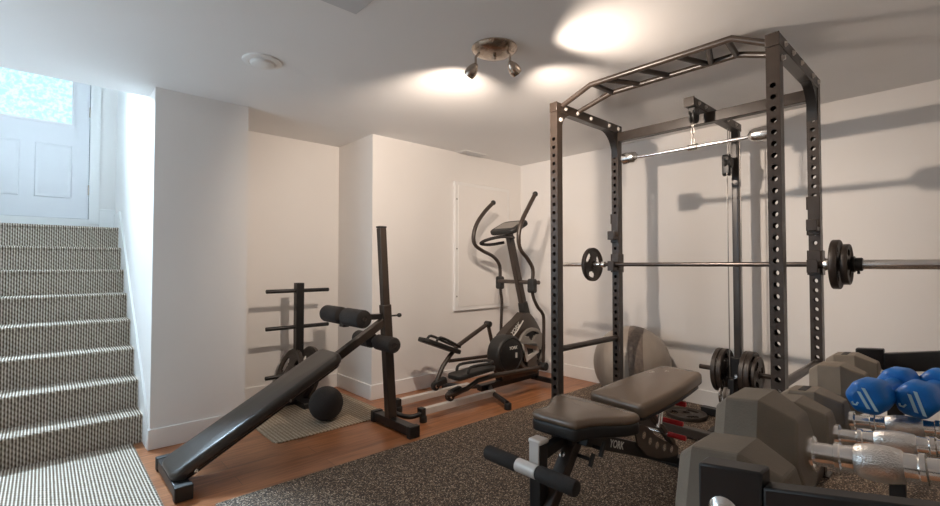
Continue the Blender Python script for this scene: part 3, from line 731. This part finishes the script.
# gym ball
GB = Vector((3.505, 1.89, .306)); Rg = .297
gd = Vector((.83, -.50, .10)); gd = Vector((.36, -.92, .08))
gb = thing('gym_ball', (GB.x, GB.y, .008), 'big grey inflated gym ball on the mat by the right wall', 'exercise ball')
pr = []
for i in range(73):
    a = PI*i/72; t = -math.cos(a); r = Rg*(1+(.006*abs(math.sin(9*a*2)) if .2 < abs(t) < .9 else 0))
    pr.append((-r*math.cos(a), r*math.sin(a)))
MB().lathe(GB, gd, pr, 56).build('ball', 'gym', gb)
pr = []
for i in range(9):
    a = R_(93+i*2.6); pr.append((-(Rg+.0025)*math.cos(a)+.0, (Rg+.0025)*math.sin(a)))
b = MB(); b.lathe(GB, gd, [(pr[0][0], pr[0][1]-.01)]+pr+[(pr[-1][0], pr[-1][1]-.01)], 56); b.build('grip_band', 'gymband', gb)

# ------------------------------------------------------------------ adjustable bench
ab = thing('adjustable_bench', (1.95, 1.15, .008), 'adjustable weight bench with brown-black pads and a leg roller', 'exercise bench')
seat_ol = [(1.560, 1.075), (1.585, 1.068), (1.64, 1.055), (1.70, 1.020), (1.76, .978), (1.83, .958), (1.856, .968), (1.872, 1.0), (1.885, 1.17), (1.888, 1.35), (1.876, 1.378), (1.85, 1.388), (1.78, 1.372), (1.70, 1.325), (1.64, 1.305), (1.585, 1.302), (1.555, 1.298), (1.540, 1.270), (1.545, 1.167), (1.550, 1.10)]
def catm(P, n=4):
    Q = []; m = len(P)
    for i in range(m):
        p = [Vector(P[(i+k-1) % m]) for k in range(4)]
        for k in range(n):
            t = k/n; Q.append(.5*((2*p[1])+(p[2]-p[0])*t+(2*p[0]-5*p[1]+4*p[2]-p[3])*t*t+(3*p[1]-p[0]-3*p[2]+p[3])*t**3))
    return [(q.x, q.y) for q in Q]
sfr = lambda x, y, z: Vector((x, y, .412+z-(x-1.7)*.02))
MB().pad(catm(seat_ol, 3), .038, .020, lambda x, y, z: sfr(x, y, z+.028), bulge=.005).build('seat', 'pad', ab)
MB().pad([(1.71+(x-1.71)*.985, 1.165+(y-1.165)*.985) for x, y in catm(seat_ol, 3)], .050, .010, lambda x, y, z: sfr(x, y, z-.016)).build('seat_base', 'black', ab)
bp0 = Vector((1.945, 1.135, .422)); bd = Vector((.60, -.055, .062)).normalized(); bs = Vector((-bd.y, bd.x, 0)).normalized(); bn = bd.cross(bs)
bfr = lambda x, y, z: bp0+bd*x+bs*y+bn*z
BLn = .60
bo = [(0, -.165), (.0, -.165)]
bo = []
for cx, cy, a0, r in ((BLn-.04, -.085, -PI/2, .04), (BLn-.04, .068, 0, .04), (.03, .118, PI/2, .03), (.03, -.118, PI, .03)):
    for i in range(6):
        a = a0+PI/2*i/5; bo.append((cx+r*math.cos(a), cy+r*math.sin(a)))
# widen gently along the sides
bo2 = []
for i in range(len(bo)):
    p, q = bo[i], bo[(i+1) % len(bo)]; bo2.append(p)
    if abs(p[0]-q[0]) > .2:
        s_ = 1 if p[1] > 0 else -1
        for t in (.2, .4, .6, .8):
            x = p[0]+(q[0]-p[0])*t; y = p[1]+(q[1]-p[1])*t; bo2.append((x, y+s_*.014*math.sin(PI*t)))
MB().pad(bo2, .066, .022, bfr, bulge=.006).build('back_pad', 'pad', ab)
MB().pad([(x*.94+.018, y*.9) for x, y in bo2], .02, .004, lambda x, y, z: bfr(x, y, z-.016)).build('back_board', 'black', ab)
MB().bar((1.62, 1.165, .375), (2.02, 1.13, .385), .05, .045).build('seat_rail', 'black', ab, bev=.003)
MB().bar((1.705, 1.165, .40), (1.40, 1.165, .03), .055, .05, (1, 0, 1)).build('front_leg', 'frame', ab, bev=.003)
for x, z in ((1.63, .298),): MB().lathe((x-.042, 1.165, z+.02), (-.77, 0, .63), [(0, .012), (.004, .012), (.006, .006)], 12).build('bolt', 'chrome', ab)
MB().box((1.345, .93, .008), (1.40, 1.40, .062)).build('front_foot', 'black', ab, bev=.003)
MB().bar((1.66, 1.115, .385), (2.50, 1.115, .072), .05, .062).build('main_beam', 'black', ab, bev=.003)
text('YORK', .046, (1.885, 1.0895, .3025), (.84, 0, -.313), (.313, 0, .84), 'print', ab)
MB().box((2.53, .88, .008), (2.585, 1.32, .062)).build('rear_foot', 'black', ab, bev=.003)
# leg holder in front: post with silver cap, roller
MB().box((1.452, 1.172, .10), (1.50, 1.228, .388)).build('leg_post', 'black', ab, bev=.005)
MB().box((1.446, 1.176, .30), (1.4525, 1.224, .40)).build('post_cover', 'silver', ab, bev=.002)
MB().box((1.446, 1.168, .386), (1.506, 1.232, .406)).build('post_cap', 'silver', ab, bev=.008)
MB().bar((1.49, 1.20, .335), (1.66, 1.18, .385), .04, .04).build('leg_post_arm', 'black', ab, bev=.003)
MB().bar((1.478, 1.20, .14), (1.44, 1.20, .02), .03, .03).build('strut', 'black', ab, bev=.003)
MB().cyl((1.415, 1.155, .30), (1.415, 1.255, .30), .0265, 24).build('roller_sleeve', 'silver', ab)
for y0, y1 in ((.975, 1.155), (1.255, 1.43)):
    MB().cyl((1.415, y0, .30), (1.415, y1, .30), .030, 28, bev=.010).build('foam_roller', 'foam', ab)
# adjustment knobs right of the front leg
for (x, y, z, s_) in ((1.70, 1.05, .345, 1), (1.66, 1.075, .305, .85)):
    b = MB(); b.cyl((x, 1.14, z), (x, y, z), .008, 10); b.tube([(x-.02*s_, y-.004, z-.026*s_), (x+.012*s_, y-.004, z+.026*s_)], .0095, 10); b.build('adjustment_knob', 'blackplastic', ab)
# adjustment sector plate with holes
sec = MB(); C0 = Vector((2.08, 1.085, .50))
def smask(i, u): return True
pts = [(2.03, .33), (2.06, .255), (2.14, .19), (2.25, .145), (2.38, .112), (2.47, .10), (2.49, .135), (2.44, .175), (2.34, .205), (2.24, .255), (2.16, .315), (2.10, .345)]
sec.prism([(x, 1.080, z) for x, z in pts], (0, .008, 0)); sp = sec.build('adjustment_plate', 'brownplate', ab)
for x, z in ((2.105, .295), (2.165, .252), (2.235, .214), (2.315, .182), (2.395, .152)):
    MB().cyl((x, 1.0745, z), (x, 1.0805, z), .017, 18).build('hole_bush', 'chrome', sp)
MB().bar((2.14, 1.075, .405), (2.40, 1.075, .185), .035, .025).build('support_tube', 'brownplate', ab, bev=.004)
b = MB(); b.cyl((2.24, 1.06, .40), (2.215, 1.06, .31), .008, 10); b.cyl((2.27, 1.06, .41), (2.245, 1.06, .32), .008, 10); b.build('chrome_pin', 'chrome', ab)
for x, z, ya, yb, yc in ((2.30, .326, 1.22, 1.115, .975), (2.30, .260, 1.15, 1.05, .962), (2.36, .405, 1.10, 1.045, .985)):
    sh_ = MB().cyl((x, ya, z), (x, yb, z), .0075, 12).build('pop_pin', 'chrome', ab)
    MB().cyl((x, yb, z), (x, yc, z), .0125, 16, bev=.004).build('red_grip', 'red', sh_)
MB().bar((2.10, 1.15, .40), (2.42, 1.08, .43), .04, .03).build('back_rail', 'black', ab, bev=.003)

# ------------------------------------------------------------------ dumbbell rack (right foreground)
TA = R_(-6.5); tz = math.tan(R_(6.5)); Yr = .185; zr = .7165
def zt(y, off=0): return zr+off+(Yr-y)*tz*-1*-1*-1*-1 if False else zr+off-(y-Yr)*tz
dk = thing('dumbbell_rack', (1.25, .10, .008), 'black steel dumbbell rack in the right foreground', 'dumbbell rack')
rot = Matrix.Rotation(TA, 3, 'X')
for y in (.262, -.055):
    b = MB(); z = zt(y)
    b.box((.60, y-.022, z-.036), (1.95, y+.022, z-.004), rot); b.build('shelf_rail', 'black', dk, bev=.003)
for x, yA, yB, zA, zB, zC in ((.585, .231, .163, .862, .871, .856), (1.86, .258, .192, .840, .846, .834)):
    b = MB(); s_ = .03
    b.loops([[Vector((x+q, yy, zz)) for q, yy, zz in ((-.0, yA, zt(yA, .02)), (s_, yA, zt(yA, .02)), (s_, yA, zA), (0, yA, zA))],
             [Vector((x+q, yy, zz)) for q, yy, zz in ((-.0, yB, zt(yB, .02)), (s_, yB, zt(yB, .02)), (s_, yB, zB), (0, yB, zB))]])
    b.box((x, .150, .02), (x+s_, .187, .78)); b.box((x, -.12, .02), (x+s_, -.083, .82))
    b.loops([[Vector((x+q, yB, zz)) for q, zz in ((0, .76), (s_*.8, .76), (s_*.8, zC), (0, zC))], [Vector((x+q, -.13, zz)) for q, zz in ((0, .82), (s_*.8, .82), (s_*.8, zC+.06), (0, zC+.06))]])
    b.build('end_frame', 'black', dk, bev=.003)
    MB().lathe((x, .202, .815 if x < 1 else .770), (-1, 0, 0), [(0, .017), (.002, .017), (.007, .013), (.010, .006), (.011, .001)], 24).build('bolt', 'chrome', dk)
    MB().box((x-.01, -.2, .008), (x+.04, .32, .045)).build('foot', 'black', dk, bev=.003)
for y in (.168, -.10): MB().box((.61, y-.015, .14), (1.88, y+.015, .18)).build('lower_rail', 'black', dk, bev=.003)

def hexhead(b, s_, L, R, hl=.112, ti=.046, to=.022, sc=.64):
    def ring(y, r): return [Vector((r/math.cos(PI/6)*math.cos(PI/3*k), s_*y, r/math.cos(PI/6)*math.sin(PI/3*k))) for k in range(6)]
    b.loops([ring(L/2, R*sc), ring(L/2+ti, R), ring(L/2+hl-to, R), ring(L/2+hl, R*.80)])
def dumbbell(X, z, R, label, Y0=Yr, L=.172, hl=.115, slot=False):
    ct = Y0-L/2*math.cos(TA); root = thing('hex_dumbbell', (X, ct, z-math.sin(TA)*L/2*1), label, 'dumbbell', 'grey hex dumbbells on the rack', local=True)
    root.rotation_euler = (TA, 0, 0)
    for s_ in (1, -1):
        b = MB(); hexhead(b, s_, L, R, hl); hd = b.build('head', 'rubberhead', root, bev=.004, smooth=False)
        y = L/2+.046+(hl-.068)/2
        if slot: MB().box((-R*.42, s_*y-.007, R-.001), (R*.42, s_*y+.007, R+.0012)).build('recess_label', 'dark', hd)
    hr = min(.0215, R*.27)
    prof = [(-L/2-.004, hr*1.22), (-L/2+.010, hr*1.22), (-L/2+.012, hr*.82), (-L/2+.034, hr*.80), (-L/2+.036, hr*1.02), (-L/2+.042, hr*1.02), (-L/2+.044, hr*.86), (-L/2+.058, hr*.92)]
    MB().lathe((0, 0, 0), (0, 1, 0), prof+[(-t, r) for t, r in reversed(prof)], 28).build('handle', 'chrome', root)
    g = L/2-.058
    MB().lathe((0, 0, 0), (0, 1, 0), [(-g, hr*.9), (-g+.003, hr*1.06), (-g*.45, hr*1.18), (0, hr*1.22), (g*.45, hr*1.18), (g-.003, hr*1.06), (g, hr*.9)], 32).build('knurled_grip', 'knurl', root)
    return root
dumbbell(.702, .790, .073, 'big grey hex dumbbell nearest the camera, beside the bolted rack end', Y0=.158, hl=.125)
dumbbell(.896, .803, .086, 'largest grey hex dumbbell, second from the near rack end')
dumbbell(1.093, .781, .064, 'grey hex dumbbell third from the near rack end')
dumbbell(1.245, .775, .060, 'grey hex dumbbell whose handle carries the two blue dumbbells', slot=True)
dumbbell(1.530, .783, .066, 'grey hex dumbbell just behind the blue dumbbells')
dumbbell(1.731, .784, .065, 'grey hex dumbbell at the far end of the rack', slot=True)
def bluebell(loc, ang, roll, label):
    root = thing('vinyl_dumbbell', loc, label, 'dumbbell', 'blue vinyl dumbbells', local=True); root.rotation_euler = (0, roll, ang)
    R = .0315; L = .100
    for s_ in (-1, 1):
        b = MB(); hexhead(b, s_, L, R, .074, .014, .014, .78); hd = b.build('head', 'blue', root, bev=.009, seg=3)
        y = s_*(L/2+.0745)
        b = MB()
        for x0, za, zb in ((.006, .020, -.020), (-.005, .012, -.018)):
            b.prism([(x0-.004-za*.45*s_*-1*-1 if False else x0-(za)*.5*-s_*s_*1, y, za), (x0-za*.5*-1+.0055, y, za), (x0-zb*.5*-1+.0055, y, zb), (x0-zb*.5*-1, y, zb)] if False else
                    [((x0-za*.5)*-s_, y, za), ((x0-za*.5+.0055)*-s_, y, za), ((x0-zb*.5+.0055)*-s_, y, zb), ((x0-zb*.5)*-s_, y, zb)], (0, s_*.0008, 0))
        b.tube([((-.019)*-s_, y, -.010), ((-.017)*-s_, y, -.0145), ((-.012)*-s_, y, -.0145), ((-.0095)*-s_, y, -.009)], .0018, 6)
        b.build('printed_mark', 'blueprint', hd)
    MB().cyl((0, -L/2-.005, 0), (0, L/2+.005, 0), .0165, 20).build('handle', 'blue', root)
    return root
bluebell((1.285, .130, .8435), R_(-99), 0, 'blue vinyl dumbbell with white stripes, left one of the two lying on the chrome handles')
bluebell((1.325, .0680, .8435), R_(-97), R_(10), 'blue vinyl dumbbell with white stripes, right one of the two, cut by the photo edge')

# ------------------------------------------------------------------ camera
fpx, W_ = 465., 940.
yaw, pit = R_(47.4), R_(1.43)
Fv = Vector((math.cos(yaw)*math.cos(pit), math.sin(yaw)*math.cos(pit), math.sin(pit)))
Rv = Vector((math.sin(yaw), -math.cos(yaw), 0)); Uv = Rv.cross(Fv)
cam = bpy.data.cameras.new('camera'); cam.sensor_width = 36; cam.lens = 36*fpx/W_; cam.clip_start = .02
co = bpy.data.objects.new('camera', cam); COL.objects.link(co)
mw = Matrix((Rv, Uv, -Fv)).transposed().to_4x4(); mw.translation = (0, 0, 1.10); co.matrix_world = mw
S.camera = co

# ------------------------------------------------------------------ lights
def light(name, kind, loc, d, energy, col, **k):
    l = bpy.data.lights.new(name, kind); l.energy = energy; l.color = col
    for a_, v in k.items(): setattr(l, a_, v)
    o = bpy.data.objects.new(name, l); COL.objects.link(o); o.location = loc
    o.rotation_euler = V(d).to_track_quat('-Z', 'Y').to_euler(); return o
warm = (1, .825, .68)
for k, an, size, en in ((0, 60, 116, 68), (1, 12, 104, 60), (1, -66, 122, 56)):
    p = HEADS[k][0]; an = R_(an)
    light('spot_beam', 'SPOT', p+Vector((math.cos(an)*.012, math.sin(an)*.012, -.004)), (math.cos(an), math.sin(an), -.38), en, warm, spot_size=R_(size), spot_blend=.75, shadow_soft_size=.022)
light('door_daylight', 'AREA', ((GX0+GX1)/2-.03, YS-.01, 2.85), (-.06, -1, -.85), 74, (.62, .82, 1), shape='RECTANGLE', size=.55, size_y=1.0, spread=R_(68))
light('window_daylight', 'AREA', (XL+.03, (WY0+WY1)/2, (WZ0+WZ1)/2), (1, -.6, .1), 11, (.58, .80, 1), shape='RECTANGLE', size=1.4, size_y=1.1)
w = bpy.data.worlds.new('world'); S.world = w; w.use_nodes = True
bg = w.node_tree.nodes['Background']; sky = w.node_tree.nodes.new('ShaderNodeTexSky'); sky.sky_type = 'HOSEK_WILKIE'
w.node_tree.links.new(sky.outputs[0], bg.inputs[0]); bg.inputs[1].default_value = .6
S.view_settings.view_transform = 'Standard'; S.view_settings.look = 'None'; S.view_settings.gamma = 1; S.view_settings.use_curve_mapping = False
S.view_settings.exposure = 0.28
